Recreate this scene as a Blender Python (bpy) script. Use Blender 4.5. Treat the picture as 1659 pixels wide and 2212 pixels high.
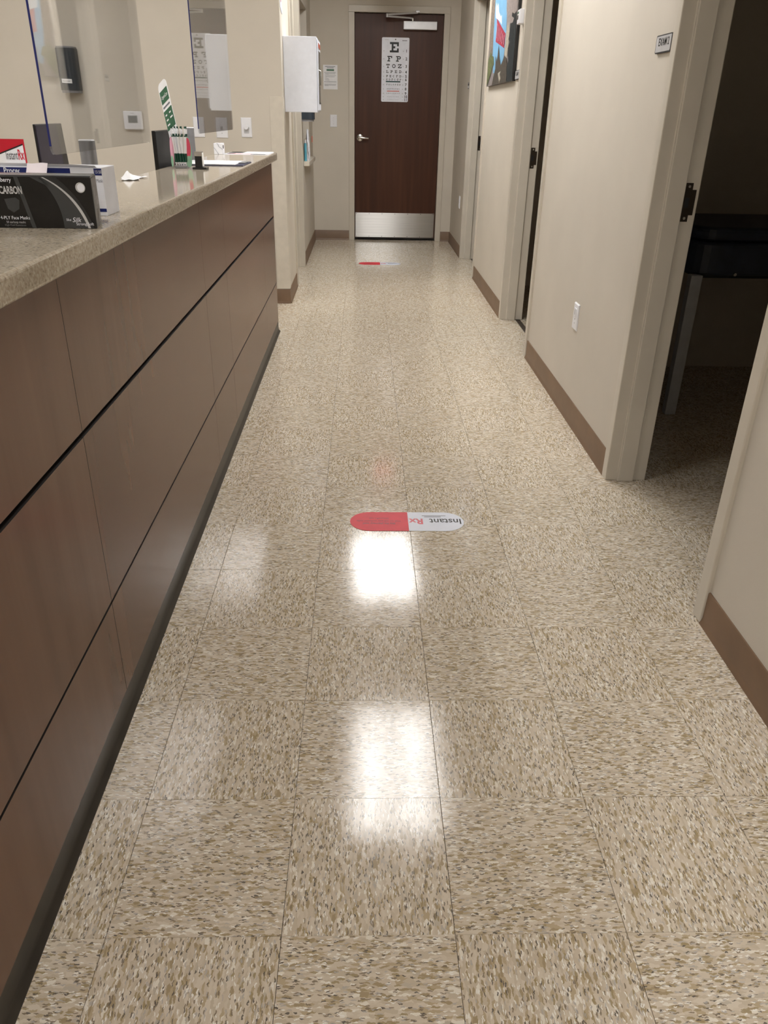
import bpy, bmesh, math, random
from mathutils import Vector, Matrix
random.seed(7)
for o in list(bpy.data.objects): bpy.data.objects.remove(o)
SC = bpy.context.scene
COL = SC.collection

# ------------------------------------------------------------------ camera
cd = bpy.data.cameras.new('camera'); cam = bpy.data.objects.new('camera', cd); COL.objects.link(cam)
PITCH, YAW, ROLL = .476646, .0324445, .019802
F = Vector((math.sin(YAW)*math.cos(PITCH), math.cos(YAW)*math.cos(PITCH), -math.sin(PITCH)))
R0 = Vector((math.cos(YAW), -math.sin(YAW), 0)); U0 = R0.cross(F)
Rv = R0*math.cos(ROLL) + U0*math.sin(ROLL); Uv = -R0*math.sin(ROLL) + U0*math.cos(ROLL)
m = Matrix.Identity(4)
for i in range(3):
    m[i][0], m[i][1], m[i][2] = Rv[i], Uv[i], -F[i]
m.translation = Vector((-.167901, -.860655, 1.280709))
cam.matrix_world = m
cd.sensor_fit = 'HORIZONTAL'; cd.sensor_width = 36.0; cd.lens = 36*1665.04/1659
cd.clip_start = .02; cd.clip_end = 60
SC.camera = cam
# ------------------------------------------------------------------ world, exposure
w = bpy.data.worlds.new('world'); SC.world = w; w.use_nodes = True
w.node_tree.nodes['Background'].inputs[0].default_value = (.8, .85, 1, 1)
w.node_tree.nodes['Background'].inputs[1].default_value = 0.0
SC.view_settings.view_transform = 'Standard'; SC.view_settings.look = 'None'
SC.view_settings.gamma = 1.0; SC.view_settings.use_curve_mapping = False
SC.view_settings.exposure = 0.0
LAMP_POWER = 17.0           # emission strength of the ceiling troffers
LAMP_COLOR = (1.0, .987, .968)

# ------------------------------------------------------------------ materials
def lin(c):
    return tuple(((v/255)/12.92 if v/255 <= .04045 else ((v/255+.055)/1.055)**2.4) for v in c)
MATS = {}
def nt(name):
    m = bpy.data.materials.new(name); m.use_nodes = True
    t = m.node_tree; b = t.nodes['Principled BSDF']; MATS[name] = m
    return m, t, b
def N(t, typ, **kw):
    n = t.nodes.new(typ)
    for k, v in kw.items():
        if k.startswith('i_'): n.inputs[k[2:].replace('_', ' ')].default_value = v
        else: setattr(n, k, v)
    return n
def coords(t, scale=(1, 1, 1), kind='Object', rot=(0, 0, 0)):
    tc = N(t, 'ShaderNodeTexCoord'); mp = N(t, 'ShaderNodeMapping')
    mp.inputs['Scale'].default_value = scale; mp.inputs['Rotation'].default_value = rot
    t.links.new(tc.outputs[kind], mp.inputs['Vector']); return mp.outputs['Vector']
def ramp(t, stops, interp='LINEAR'):
    r = N(t, 'ShaderNodeValToRGB'); r.color_ramp.interpolation = interp
    e = r.color_ramp.elements
    while len(e) > 1: e.remove(e[0])
    e[0].position = stops[0][0]; e[0].color = (*lin(stops[0][1]), 1)
    for p, c in stops[1:]:
        q = e.new(p); q.color = (*lin(c), 1)
    return r
def mat(name, rgb, rough=.5, metal=0.0, var=.05, vscale=20, bump=0.0, bscale=200, spec=.5, coat=0.0):
    m, t, b = nt(name); L = t.links
    v = coords(t)
    n = N(t, 'ShaderNodeTexNoise', i_Scale=vscale, i_Detail=4.0); L.new(v, n.inputs['Vector'])
    lo = tuple(max(0, c*(1-var)) for c in rgb); hi = tuple(min(255, c*(1+var)) for c in rgb)
    r = ramp(t, [(.3, lo), (.7, hi)]); L.new(n.outputs['Fac'], r.inputs['Fac']); L.new(r.outputs['Color'], b.inputs['Base Color'])
    b.inputs['Roughness'].default_value = rough; b.inputs['Metallic'].default_value = metal
    b.inputs['Specular IOR Level'].default_value = spec; b.inputs['Coat Weight'].default_value = coat
    if bump:
        n2 = N(t, 'ShaderNodeTexNoise', i_Scale=bscale, i_Detail=3.0); L.new(v, n2.inputs['Vector'])
        bp = N(t, 'ShaderNodeBump', i_Strength=bump, i_Distance=.002); L.new(n2.outputs['Fac'], bp.inputs['Height']); L.new(bp.outputs['Normal'], b.inputs['Normal'])
    return m

def tile_material():
    m, t, b = nt('vinyl_tile'); L = t.links
    tc = N(t, 'ShaderNodeTexCoord'); oi = N(t, 'ShaderNodeObjectInfo')
    off = N(t, 'ShaderNodeVectorMath', operation='SCALE'); off.inputs[0].default_value = (37, 91, 13); L.new(oi.outputs['Random'], off.inputs['Scale'])
    add = N(t, 'ShaderNodeVectorMath', operation='ADD'); L.new(tc.outputs['Object'], add.inputs[0]); L.new(off.outputs['Vector'], add.inputs[1])
    wob = N(t, 'ShaderNodeTexNoise', i_Scale=150.0, i_Detail=2.0); L.new(add.outputs['Vector'], wob.inputs['Vector'])
    ws = N(t, 'ShaderNodeVectorMath', operation='SCALE', i_Scale=.007); L.new(wob.outputs['Color'], ws.inputs[0])
    v = N(t, 'ShaderNodeVectorMath', operation='ADD'); L.new(add.outputs['Vector'], v.inputs[0]); L.new(ws.outputs['Vector'], v.inputs[1])
    def layer(sc, seed):
        mp = N(t, 'ShaderNodeMapping'); mp.inputs['Scale'].default_value = sc; mp.inputs['Location'].default_value = (seed, seed*2.3, 0)
        L.new(v.outputs['Vector'], mp.inputs['Vector'])
        vo = N(t, 'ShaderNodeTexVoronoi', i_Scale=1.0); vo.voronoi_dimensions = '2D'; L.new(mp.outputs['Vector'], vo.inputs['Vector'])
        sx = N(t, 'ShaderNodeSeparateColor'); L.new(vo.outputs['Color'], sx.inputs['Color'])
        return vo.outputs['Distance'], sx.outputs[0], sx.outputs[1]
    # broad chips: the elongation runs along the tile's own y axis
    d, r1, r2 = layer((230, 66, 1), 0)
    base = ramp(t, [(0, (214, 202, 184)), (.22, (199, 185, 164)), (.44, (209, 196, 177)), (.64, (185, 167, 138)), (.76, (204, 190, 170)), (.84, (169, 151, 121)), (.90, (192, 181, 164)), (.95, (230, 223, 209))], 'CONSTANT')
    L.new(r1, base.inputs['Fac'])
    # small flakes on top
    def flake(sc, seed, thr, maxd, rgb, prev, amt=1.0):
        d, a, bb = layer(sc, seed)
        g = N(t, 'ShaderNodeMath', operation='GREATER_THAN'); L.new(a, g.inputs[0]); g.inputs[1].default_value = thr
        s = N(t, 'ShaderNodeMath', operation='LESS_THAN'); L.new(d, s.inputs[0]); s.inputs[1].default_value = maxd
        mu = N(t, 'ShaderNodeMath', operation='MULTIPLY'); L.new(g.outputs[0], mu.inputs[0]); L.new(s.outputs[0], mu.inputs[1])
        m2 = N(t, 'ShaderNodeMath', operation='MULTIPLY'); L.new(mu.outputs[0], m2.inputs[0]); m2.inputs[1].default_value = amt
        mx = N(t, 'ShaderNodeMix', data_type='RGBA'); L.new(m2.outputs[0], mx.inputs[0]); L.new(prev, mx.inputs[6]); mx.inputs[7].default_value = (*lin(rgb), 1)
        return mx.outputs[2]
    c = flake((170, 46, 1), 5.2, .80, .34, (160, 142, 106), base.outputs['Color'], .85)
    c = flake((270, 72, 1), 11.7, .84, .34, (133, 119, 101), c, .9)
    c = flake((330, 88, 1), 31.1, .90, .36, (104, 97, 90), c, .95)
    c = flake((330, 80, 1), 23.3, .82, .34, (240, 237, 230), c, .9)
    c = flake((280, 80, 1), 41.9, .86, .34, (180, 174, 168), c, .8)
    L.new(c, b.inputs['Base Color'])
    # polish varies a little over the surface
    n = N(t, 'ShaderNodeTexNoise', i_Scale=9.0, i_Detail=5.0); L.new(add.outputs['Vector'], n.inputs['Vector'])
    mr = N(t, 'ShaderNodeMapRange'); mr.inputs[3].default_value = .075; mr.inputs[4].default_value = .155; L.new(n.outputs['Fac'], mr.inputs[0])
    # fine buffing scratches along the corridor
    g = N(t, 'ShaderNodeNewGeometry'); mp = N(t, 'ShaderNodeMapping'); mp.inputs['Scale'].default_value = (420, 5, 1); L.new(g.outputs['Position'], mp.inputs['Vector'])
    sc = N(t, 'ShaderNodeTexNoise', i_Scale=1.0, i_Detail=3.0); L.new(mp.outputs['Vector'], sc.inputs['Vector'])
    sm = N(t, 'ShaderNodeMapRange'); sm.inputs[1].default_value = .5; sm.inputs[2].default_value = .75; sm.inputs[3].default_value = 0; sm.inputs[4].default_value = .07; L.new(sc.outputs['Fac'], sm.inputs[0])
    ad = N(t, 'ShaderNodeMath', operation='ADD'); L.new(mr.outputs[0], ad.inputs[0]); L.new(sm.outputs[0], ad.inputs[1]); L.new(ad.outputs[0], b.inputs['Roughness'])
    bp = N(t, 'ShaderNodeBump', i_Strength=.06, i_Distance=.001); n3 = N(t, 'ShaderNodeTexNoise', i_Scale=60.0, i_Detail=3.0)
    L.new(add.outputs['Vector'], n3.inputs['Vector']); L.new(n3.outputs['Fac'], bp.inputs['Height']); L.new(bp.outputs['Normal'], b.inputs['Normal'])
    b.inputs['Specular IOR Level'].default_value = .46
    return m
M_TILE = tile_material()

def wood_material(name, dark, mid, light, rough, axis_scale=(30, 30, 1.2), spec=.5):
    m, t, b = nt(name); L = t.links
    tc = N(t, 'ShaderNodeTexCoord'); oi = N(t, 'ShaderNodeObjectInfo')
    off = N(t, 'ShaderNodeVectorMath', operation='SCALE'); off.inputs[0].default_value = (3, 7, 5); L.new(oi.outputs['Random'], off.inputs['Scale'])
    add = N(t, 'ShaderNodeVectorMath', operation='ADD'); L.new(tc.outputs['Object'], add.inputs[0]); L.new(off.outputs['Vector'], add.inputs[1])
    mp = N(t, 'ShaderNodeMapping'); mp.inputs['Scale'].default_value = axis_scale; L.new(add.outputs['Vector'], mp.inputs['Vector'])
    n = N(t, 'ShaderNodeTexNoise', i_Scale=1.0, i_Detail=3.0, i_Roughness=.5); L.new(mp.outputs['Vector'], n.inputs['Vector'])
    n2 = N(t, 'ShaderNodeTexNoise', i_Scale=.14, i_Detail=3.0); L.new(mp.outputs['Vector'], n2.inputs['Vector'])
    mx = N(t, 'ShaderNodeMix', data_type='FLOAT'); mx.inputs[0].default_value = .45; L.new(n.outputs['Fac'], mx.inputs[2]); L.new(n2.outputs['Fac'], mx.inputs[3])
    r = ramp(t, [(.3, dark), (.5, mid), (.72, light)]); L.new(mx.outputs[0], r.inputs['Fac']); L.new(r.outputs['Color'], b.inputs['Base Color'])
    b.inputs['Roughness'].default_value = rough; b.inputs['Specular IOR Level'].default_value = spec
    return m
M_LAM = wood_material('brown_laminate', (93, 64, 49), (105, 74, 57), (114, 82, 64), .26, (14, 14, .8))
M_DOOR = wood_material('mahogany_door', (56, 28, 14), (70, 37, 20), (84, 48, 29), .42, (22, 22, 1.0), .35)

def stone_material():
    m, t, b = nt('solid_surface'); L = t.links
    v = coords(t)
    vo = N(t, 'ShaderNodeTexVoronoi', i_Scale=260.0); L.new(v, vo.inputs['Vector'])
    sx = N(t, 'ShaderNodeSeparateColor'); L.new(vo.outputs['Color'], sx.inputs['Color'])
    r = ramp(t, [(0, (188, 176, 157)), (.35, (176, 163, 144)), (.6, (199, 189, 172)), (.78, (156, 142, 123)), (.88, (118, 105, 92)), (.94, (210, 204, 192))], 'CONSTANT')
    L.new(sx.outputs[0], r.inputs['Fac'])
    n = N(t, 'ShaderNodeTexNoise', i_Scale=140.0, i_Detail=4.0); L.new(v, n.inputs['Vector'])
    r2 = ramp(t, [(.35, (152, 138, 120)), (.6, (194, 183, 165))]); L.new(n.outputs['Fac'], r2.inputs['Fac'])
    mx = N(t, 'ShaderNodeMix', data_type='RGBA'); mx.inputs[0].default_value = .5; L.new(r.outputs['Color'], mx.inputs[6]); L.new(r2.outputs['Color'], mx.inputs[7])
    L.new(mx.outputs[2], b.inputs['Base Color']); b.inputs['Roughness'].default_value = .09; b.inputs['Specular IOR Level'].default_value = .5
    return m
M_STONE = stone_material()

def acrylic_material(name, tint, strength=1.0):
    # thin clear sheet: transparent, with Schlick reflection that grows towards grazing angles
    m = bpy.data.materials.new(name); m.use_nodes = True; t = m.node_tree; L = t.links; t.nodes.clear()
    out = N(t, 'ShaderNodeOutputMaterial'); tr = N(t, 'ShaderNodeBsdfTransparent'); gl = N(t, 'ShaderNodeBsdfGlossy', i_Roughness=.012)
    tr.inputs[0].default_value = (*lin(tint), 1)
    g = N(t, 'ShaderNodeNewGeometry'); dp = N(t, 'ShaderNodeVectorMath', operation='DOT_PRODUCT'); L.new(g.outputs['Incoming'], dp.inputs[0]); L.new(g.outputs['Normal'], dp.inputs[1])
    ab = N(t, 'ShaderNodeMath', operation='ABSOLUTE'); L.new(dp.outputs['Value'], ab.inputs[0])
    om = N(t, 'ShaderNodeMath', operation='SUBTRACT'); om.inputs[0].default_value = 1; L.new(ab.outputs[0], om.inputs[1])
    pw = N(t, 'ShaderNodeMath', operation='POWER'); L.new(om.outputs[0], pw.inputs[0]); pw.inputs[1].default_value = 5
    ma = N(t, 'ShaderNodeMath', operation='MULTIPLY_ADD'); L.new(pw.outputs[0], ma.inputs[0]); ma.inputs[1].default_value = .96*strength; ma.inputs[2].default_value = .04
    mx = N(t, 'ShaderNodeMixShader'); L.new(ma.outputs[0], mx.inputs[0]); L.new(tr.outputs[0], mx.inputs[1]); L.new(gl.outputs[0], mx.inputs[2]); L.new(mx.outputs[0], out.inputs[0])
    MATS[name] = m; return m
M_ACR = acrylic_material('clear_acrylic', (250, 251, 252))

def brushed_material():
    m, t, b = nt('brushed_steel'); L = t.links
    v = coords(t, (2, 2, 900)); n = N(t, 'ShaderNodeTexNoise', i_Scale=1.0, i_Detail=4.0); L.new(v, n.inputs['Vector'])
    r = ramp(t, [(.3, (158, 156, 153)), (.7, (186, 184, 180))]); L.new(n.outputs['Fac'], r.inputs['Fac']); L.new(r.outputs['Color'], b.inputs['Base Color'])
    b.inputs['Metallic'].default_value = 1; b.inputs['Roughness'].default_value = .33; b.inputs['Anisotropic'].default_value = 1.0
    tg = N(t, 'ShaderNodeCombineXYZ'); tg.inputs[2].default_value = 1.0; L.new(tg.outputs[0], b.inputs['Tangent'])
    v2 = coords(t, (3.2, 1, .6)); n2 = N(t, 'ShaderNodeTexNoise', i_Scale=2.0, i_Detail=1.0); L.new(v2, n2.inputs['Vector'])
    bp = N(t, 'ShaderNodeBump', i_Strength=.2, i_Distance=.003); L.new(n2.outputs['Fac'], bp.inputs['Height']); L.new(bp.outputs['Normal'], b.inputs['Normal'])
    return m
M_STEEL = brushed_material()
def lamp_material(nm, k):
    m = bpy.data.materials.new(nm); m.use_nodes = True; t = m.node_tree; t.nodes.clear()
    o = N(t, 'ShaderNodeOutputMaterial'); e = N(t, 'ShaderNodeEmission', i_Strength=LAMP_POWER*k); e.inputs[0].default_value = (*LAMP_COLOR, 1)
    t.links.new(e.outputs[0], o.inputs[0]); return m
M_LAMP = lamp_material('lamp_lens', .82); M_TUBE = lamp_material('lamp_tube', 1.45); M_LAMP2 = lamp_material('lamp_lens_boosted', 1.05); M_TUBE2 = lamp_material('lamp_tube_boosted', 1.8)  # second pair: extra emission added to brighten the corridor end and near floor
def marble_material():
    m, t, b = nt('white_marble_print'); L = t.links
    v = coords(t, (9, 9, 12), rot=(.6, .5, .3)); wv = N(t, 'ShaderNodeTexWave', i_Scale=1.0, i_Distortion=6.0, i_Detail=3.0); L.new(v, wv.inputs['Vector'])
    r = ramp(t, [(0, (90, 92, 100)), (.008, (180, 182, 190)), (.025, (230, 231, 237)), (1, (236, 237, 242))]); L.new(wv.outputs['Fac'], r.inputs['Fac']); L.new(r.outputs['Color'], b.inputs['Base Color'])
    b.inputs['Roughness'].default_value = .4; return m
M_MARBLE = marble_material()

M_WALL = mat('beige_paint', (204, 196, 183), .62, var=.015, vscale=3, bump=.12, bscale=420, spec=.3)
M_FRAME = mat('beige_enamel', (200, 192, 178), .33, var=.02, vscale=6)
M_GUARD = mat('beige_vinyl', (208, 200, 186), .45, var=.02)
M_BASE = mat('brown_vinyl_base', (118, 94, 73), .42, var=.05, vscale=8)
M_KICK = mat('black_rubber', (42, 38, 34), .35, var=.2, vscale=12)
M_CEIL = mat('white_ceiling', (226, 222, 214), .8, var=.03, vscale=60, bump=.2, bscale=300)
M_SUB = mat('dark_adhesive', (62, 52, 42), .8, var=.1)
M_WHITE = mat('white_plastic', (232, 232, 236), .35, var=.01)
M_CAB = mat('white_powder_coat', (236, 240, 250), .34, var=.01, vscale=30, bump=.03, bscale=500)
M_PAPER = mat('white_paper', (240, 240, 242), .6, var=.015)
M_CARD = mat('white_card', (236, 238, 247), .42, var=.02)
M_BLACK = mat('black_ink', (22, 22, 24), .5, var=.1)
M_BLACKP = mat('black_plastic', (20, 20, 22), .3, var=.15)
M_BOX = mat('black_gloss_carton', (14, 14, 16), .22, var=.2)
M_DGREY = mat('charcoal_print', (58, 60, 62), .3, var=.08)
M_SHADE = mat('dark_grey_print', (40, 41, 43), .3, var=.06)
M_MGREY = mat('grey_print', (120, 120, 122), .3, var=.06)
M_LGREY = mat('silver_print', (190, 190, 192), .3, var=.04)
M_GREY = mat('grey_ink', (112, 114, 124), .5, var=.05)
M_NAVY = mat('navy_ink', (24, 38, 104), .4, var=.05)
M_RED = mat('red_print', (220, 62, 74), .55, var=.03)
M_RED2 = mat('crimson_ink', (200, 24, 46), .35, var=.03)
M_DRED = mat('dark_red_ink', (92, 20, 26), .4, var=.05)
M_STKW = mat('white_vinyl', (226, 230, 242), .55, var=.015)
M_GREEN = mat('green_print', (42, 98, 70), .4, var=.05)
M_DGREEN = mat('dark_green_plastic', (8, 66, 50), .3, var=.08)
M_TEAL = mat('teal_ink', (20, 70, 72), .4, var=.05)
M_SALM = mat('salmon_ink', (212, 128, 124), .4, var=.03)
M_PINK = mat('pink_red_plastic', (214, 72, 100), .3, var=.04)
M_PINKL = mat('pale_pink_plastic', (226, 168, 190), .3, var=.04)
M_MINT = mat('mint_plastic', (140, 186, 158), .3, var=.05)
M_CHROME = mat('satin_chrome', (205, 203, 198), .2, 1.0, var=.02)
M_ALU = mat('white_aluminium', (214, 214, 216), .35, .35, var=.02)
M_BRONZE = mat('dark_bronze', (66, 58, 50), .35, .9, var=.1)
M_SLATE = mat('slate_plastic', (46, 54, 62), .25, var=.08)
M_SMOKE = mat('smoked_grey_plastic', (128, 128, 132), .2, var=.06)
M_SILVER = mat('silver_plastic', (150, 152, 158), .35, .5, var=.03)
M_BLACKM = mat('matt_black_shell', (24, 24, 27), .6, var=.1)
M_SCREEN = mat('violet_black_screen', (58, 52, 70), .5, var=.06)
M_LCD = mat('grey_lcd', (124, 128, 130), .25, var=.04)
M_EDGE = mat('blue_acrylic_edge', (44, 50, 112), .25, var=.05)
M_VINYL = mat('black_upholstery', (46, 52, 68), .42, var=.1, bump=.1, bscale=150)
M_LEG = mat('grey_steel_leg', (190, 192, 196), .45, .0, var=.03)
M_CLIP = mat('navy_clipboard', (46, 50, 82), .35, var=.05)
M_BLUEP = mat('turquoise_plastic', (96, 170, 190), .3, var=.03)
M_ORANGE = mat('rust_red_print', (176, 86, 64), .4, var=.04)
M_CLEAR = acrylic_material('clear_film', (216, 218, 222), .8)
M_GLASS = acrylic_material('cabinet_glass', (120, 124, 120), 1.0)
M_CORE = mat('dark_core_edge', (30, 22, 18), .6, var=.1)
M_DESK = mat('grey_desk', (120, 112, 104), .45, var=.04)
PRINT = {k: mat(k, c, .4, var=v, vscale=s) for k, c, v, s in (
    ('print_grey', (136, 128, 126), .12, 40), ('print_brown', (122, 112, 102), .35, 60), ('print_blue', (120, 172, 208), .04, 8), ('print_white', (226, 232, 238), .03, 20),
    ('print_red', (172, 62, 82), .12, 40), ('print_stone', (150, 140, 136), .15, 50), ('print_cream', (176, 168, 152), .15, 60), ('print_dark', (26, 36, 40), .4, 70),
    ('print_bark', (74, 68, 60), .25, 40), ('print_leaf', (88, 94, 62), .5, 70), ('print_streak', (168, 162, 148), .2, 50), ('print_pink', (206, 140, 158), .1, 40))}

# ------------------------------------------------------------------ mesh builder
class B:
    def __init__(s): s.v = []; s.f = []; s.m = []
    def add(s, vs, fs, mi=0):
        k = len(s.v); s.v += [tuple(p) for p in vs]; s.f += [tuple(i+k for i in f) for f in fs]; s.m += [mi]*len(fs); return s
    def box(s, x0, x1, y0, y1, z0, z1, mi=0):
        return s.add([(x0,y0,z0),(x1,y0,z0),(x1,y1,z0),(x0,y1,z0),(x0,y0,z1),(x1,y0,z1),(x1,y1,z1),(x0,y1,z1)],
                     [(3,2,1,0),(4,5,6,7),(0,1,5,4),(1,2,6,5),(2,3,7,6),(3,0,4,7)], mi)
    def prism(s, pts, fn, a, b, mi=0):
        # closed 2-D outline pushed from a to b; fn maps (u, v, depth) to a point
        n = len(pts); vs = [fn(u, v, a) for u, v in pts] + [fn(u, v, b) for u, v in pts]
        fs = [tuple(range(n))[::-1], tuple(range(n, 2*n))] + [(i, (i+1) % n, n+(i+1) % n, n+i) for i in range(n)]
        return s.add(vs, fs, mi)
    def flat(s, pts, fn, d, mi=0):
        return s.add([fn(u, v, d) for u, v in pts], [tuple(range(len(pts)))], mi)
    def tube(s, path, r, n=12, mi=0, cap=True):
        P = [Vector(p) for p in path]; rs = r if isinstance(r, (list, tuple)) else [r]*len(P); rings = []
        up = None
        for i, p in enumerate(P):
            d = (P[min(i+1, len(P)-1)] - P[max(i-1, 0)]).normalized()
            if up is None or abs(d.dot(up)) > .95:
                up = Vector((0, 0, 1)) if abs(d.z) < .9 else Vector((1, 0, 0))
            a = d.cross(up).normalized(); b = a.cross(d).normalized(); up = b
            rings.append([p + a*rs[i]*math.cos(2*math.pi*k/n) + b*rs[i]*math.sin(2*math.pi*k/n) for k in range(n)])
        vs = [q for rg in rings for q in rg]; fs = []
        for i in range(len(P)-1):
            for k in range(n):
                fs.append((i*n+k, i*n+(k+1) % n, (i+1)*n+(k+1) % n, (i+1)*n+k))
        if cap: fs += [tuple(range(n)), tuple(range((len(P)-1)*n, len(P)*n))[::-1]]
        return s.add(vs, fs, mi)
    def grid(s, fn, nu, nv, mi=0):
        vs = [fn(i/nu, j/nv) for j in range(nv+1) for i in range(nu+1)]
        return s.add(vs, [(j*(nu+1)+i, j*(nu+1)+i+1, (j+1)*(nu+1)+i+1, (j+1)*(nu+1)+i) for j in range(nv) for i in range(nu)], mi)
    def done(s, name, mats, parent=None, bevel=0.0, seg=2, smooth=False, **tags):
        mats = mats if isinstance(mats, (list, tuple)) else [mats]
        off = Vector(parent_world(parent)) if parent else Vector((0, 0, 0))
        me = bpy.data.meshes.new(name)
        base = Vector((0, 0, 0))
        if not parent:
            xs = [p[0] for p in s.v]; ys = [p[1] for p in s.v]; zs = [p[2] for p in s.v]
            base = Vector(((min(xs)+max(xs))/2, (min(ys)+max(ys))/2, min(zs)))
        me.from_pydata([Vector(p)-off-base for p in s.v], [], s.f)
        for mm in mats: me.materials.append(mm)
        for p, i in zip(me.polygons, s.m): p.material_index = i
        bm = bmesh.new(); bm.from_mesh(me); bmesh.ops.recalc_face_normals(bm, faces=bm.faces); bm.to_mesh(me); bm.free()
        o = bpy.data.objects.new(name, me); COL.objects.link(o)
        o.location = base
        if parent: o.parent = parent
        if bevel:
            bv = o.modifiers.new('bevel', 'BEVEL'); bv.width = bevel; bv.segments = seg; bv.limit_method = 'ANGLE'; bv.angle_limit = math.radians(40)
        if smooth:
            me.shade_smooth(); me.set_sharp_from_angle(angle=math.radians(42))
        for k, val in tags.items(): o[k] = val
        return o
def parent_world(p):
    v = Vector((0, 0, 0))
    while p: v += p.location; p = p.parent
    return v
def thing(name, loc, label, cat, group=None):
    o = bpy.data.objects.new(name, None); COL.objects.link(o); o.location = loc; o.empty_display_size = .05
    o['label'] = label; o['category'] = cat
    if group: o['group'] = group
    return o
def tag(o, label, cat, group=None):
    o['label'] = label; o['category'] = cat
    if group: o['group'] = group
    return o
def struct(o): o['kind'] = 'structure'; return o
def bx(*a): return B().box(*a)
_tc = {}
def text(name, s, size, mt, parent, org, u, v, align='CENTER', bold=0.0, sx=1.0, shear=0.0):
    """flat lettering baked to a mesh; org is the baseline anchor, u the reading direction, v up the letters"""
    key = (s, align, bold, shear)
    if key not in _tc:
        c = bpy.data.curves.new('t', 'FONT'); c.body = s; c.align_x = align; c.size = 1.0; c.offset = bold; c.shear = shear; c.resolution_u = 3
        t = bpy.data.objects.new('t', c); COL.objects.link(t)
        me = bpy.data.meshes.new_from_object(t.evaluated_get(bpy.context.evaluated_depsgraph_get()))
        _tc[key] = ([tuple(p.co) for p in me.vertices], [tuple(p.vertices) for p in me.polygons])
        bpy.data.objects.remove(t); bpy.data.curves.remove(c); bpy.data.meshes.remove(me)
    vs, fs = _tc[key]; u = Vector(u); v = Vector(v); org = Vector(org)
    b = B(); b.add([org + u*(p[0]*size*sx) + v*(p[1]*size) for p in vs], fs)
    return b.done(name, mt, parent)
def rrect(u0, u1, v0, v1, r, n=5, corners=(1, 1, 1, 1)):
    out = []
    for k, (cu, cv, a0) in enumerate(((u1-r, v1-r, 0), (u0+r, v1-r, 90), (u0+r, v0+r, 180), (u1-r, v0+r, 270))):
        if corners[k]:
            for i in range(n+1):
                a = math.radians(a0 + 90*i/n); out.append((cu+r*math.cos(a), cv+r*math.sin(a)))
        else: out.append(((u1, u0, u0, u1)[k], (v1, v1, v0, v0)[k]))
    return out
def ell(cu, cv, a, b, n=24, a0=0, a1=360):
    return [(cu+a*math.cos(math.radians(a0+(a1-a0)*i/n)), cv+b*math.sin(math.radians(a0+(a1-a0)*i/n))) for i in range(n if a1-a0 >= 360 else n+1)]
XZ = lambda u, v, d: (u, d, v)       # outline in x,z pushed along y
YZ = lambda u, v, d: (d, u, v)       # outline in y,z pushed along x
XY = lambda u, v, d: (u, v, d)       # outline in x,y pushed along z

# ================================================================== the setting
T = .3048
XL, XR, YB, CZ = -.715, .812, 8.362, 2.74     # left wall plane, right wall plane, back wall plane, ceiling
# ---- floor: sub-floor slab with every tile laid on it
floor = struct(bx(-3.7, 4.2, -3.2, 8.75, -.06, -.0032).done('floor', M_SUB)); floor.location = (0, 0, 0)
floor.data.transform(Matrix.Translation((.25, 2.775, -.06)))
def tile_mesh(nm, w, l):
    b = B(); h = .0032; e = .0004
    b.add([(-w/2,-l/2,-h),(w/2,-l/2,-h),(w/2,l/2,-h),(-w/2,l/2,-h),(-w/2,-l/2,-e),(w/2,-l/2,-e),(w/2,l/2,-e),(-w/2,l/2,-e),
           (-w/2+e,-l/2+e,0),(w/2-e,-l/2+e,0),(w/2-e,l/2-e,0),(-w/2+e,l/2-e,0)],
          [(0,1,5,4),(1,2,6,5),(2,3,7,6),(3,0,4,7),(4,5,9,8),(5,6,10,9),(6,7,11,10),(7,4,8,11),(8,9,10,11)])
    me = bpy.data.meshes.new(nm); me.from_pydata(b.v, [], b.f); me.materials.append(M_TILE); return me
TM = tile_mesh('tile', T-.0009, T-.0004); TM2 = tile_mesh('tile_turned', T-.0004, T-.0009)
def lay(c, r):
    turned = (c + r) % 2 == 0
    o = bpy.data.objects.new('tile', TM2 if turned else TM); COL.objects.link(o); o.parent = floor
    o.location = ((c-2+.5)*T, (r+.5)*T, 0)
    o.rotation_euler = (random.gauss(0, .0016), random.gauss(0, .0016), math.pi/2 if turned else 0)
for r in range(-2, 28):
    for c in range(-1, 5): lay(c, r)
for r in range(2, 13):
    for c in range(5, 9): lay(c, r)
for x0, x1, y0, y1 in ((-3.6, -.9150, -3.1, 5.04), (-.9145, 4.1, -3.1, -.6105), (-3.6, -.9150, 5.18, 8.42), (2.1345, 4.1, .36, 3.49), (.9500, 4.1, 3.964, 8.42)):
    struct(bx(x0, x1, y0, y1, -.0031, -.0002).done('floor', M_TILE))

# ---- ceiling
struct(bx(-3.7, 4.2, -3.2, 8.75, CZ, CZ+.1).done('ceiling', M_CEIL))

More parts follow.
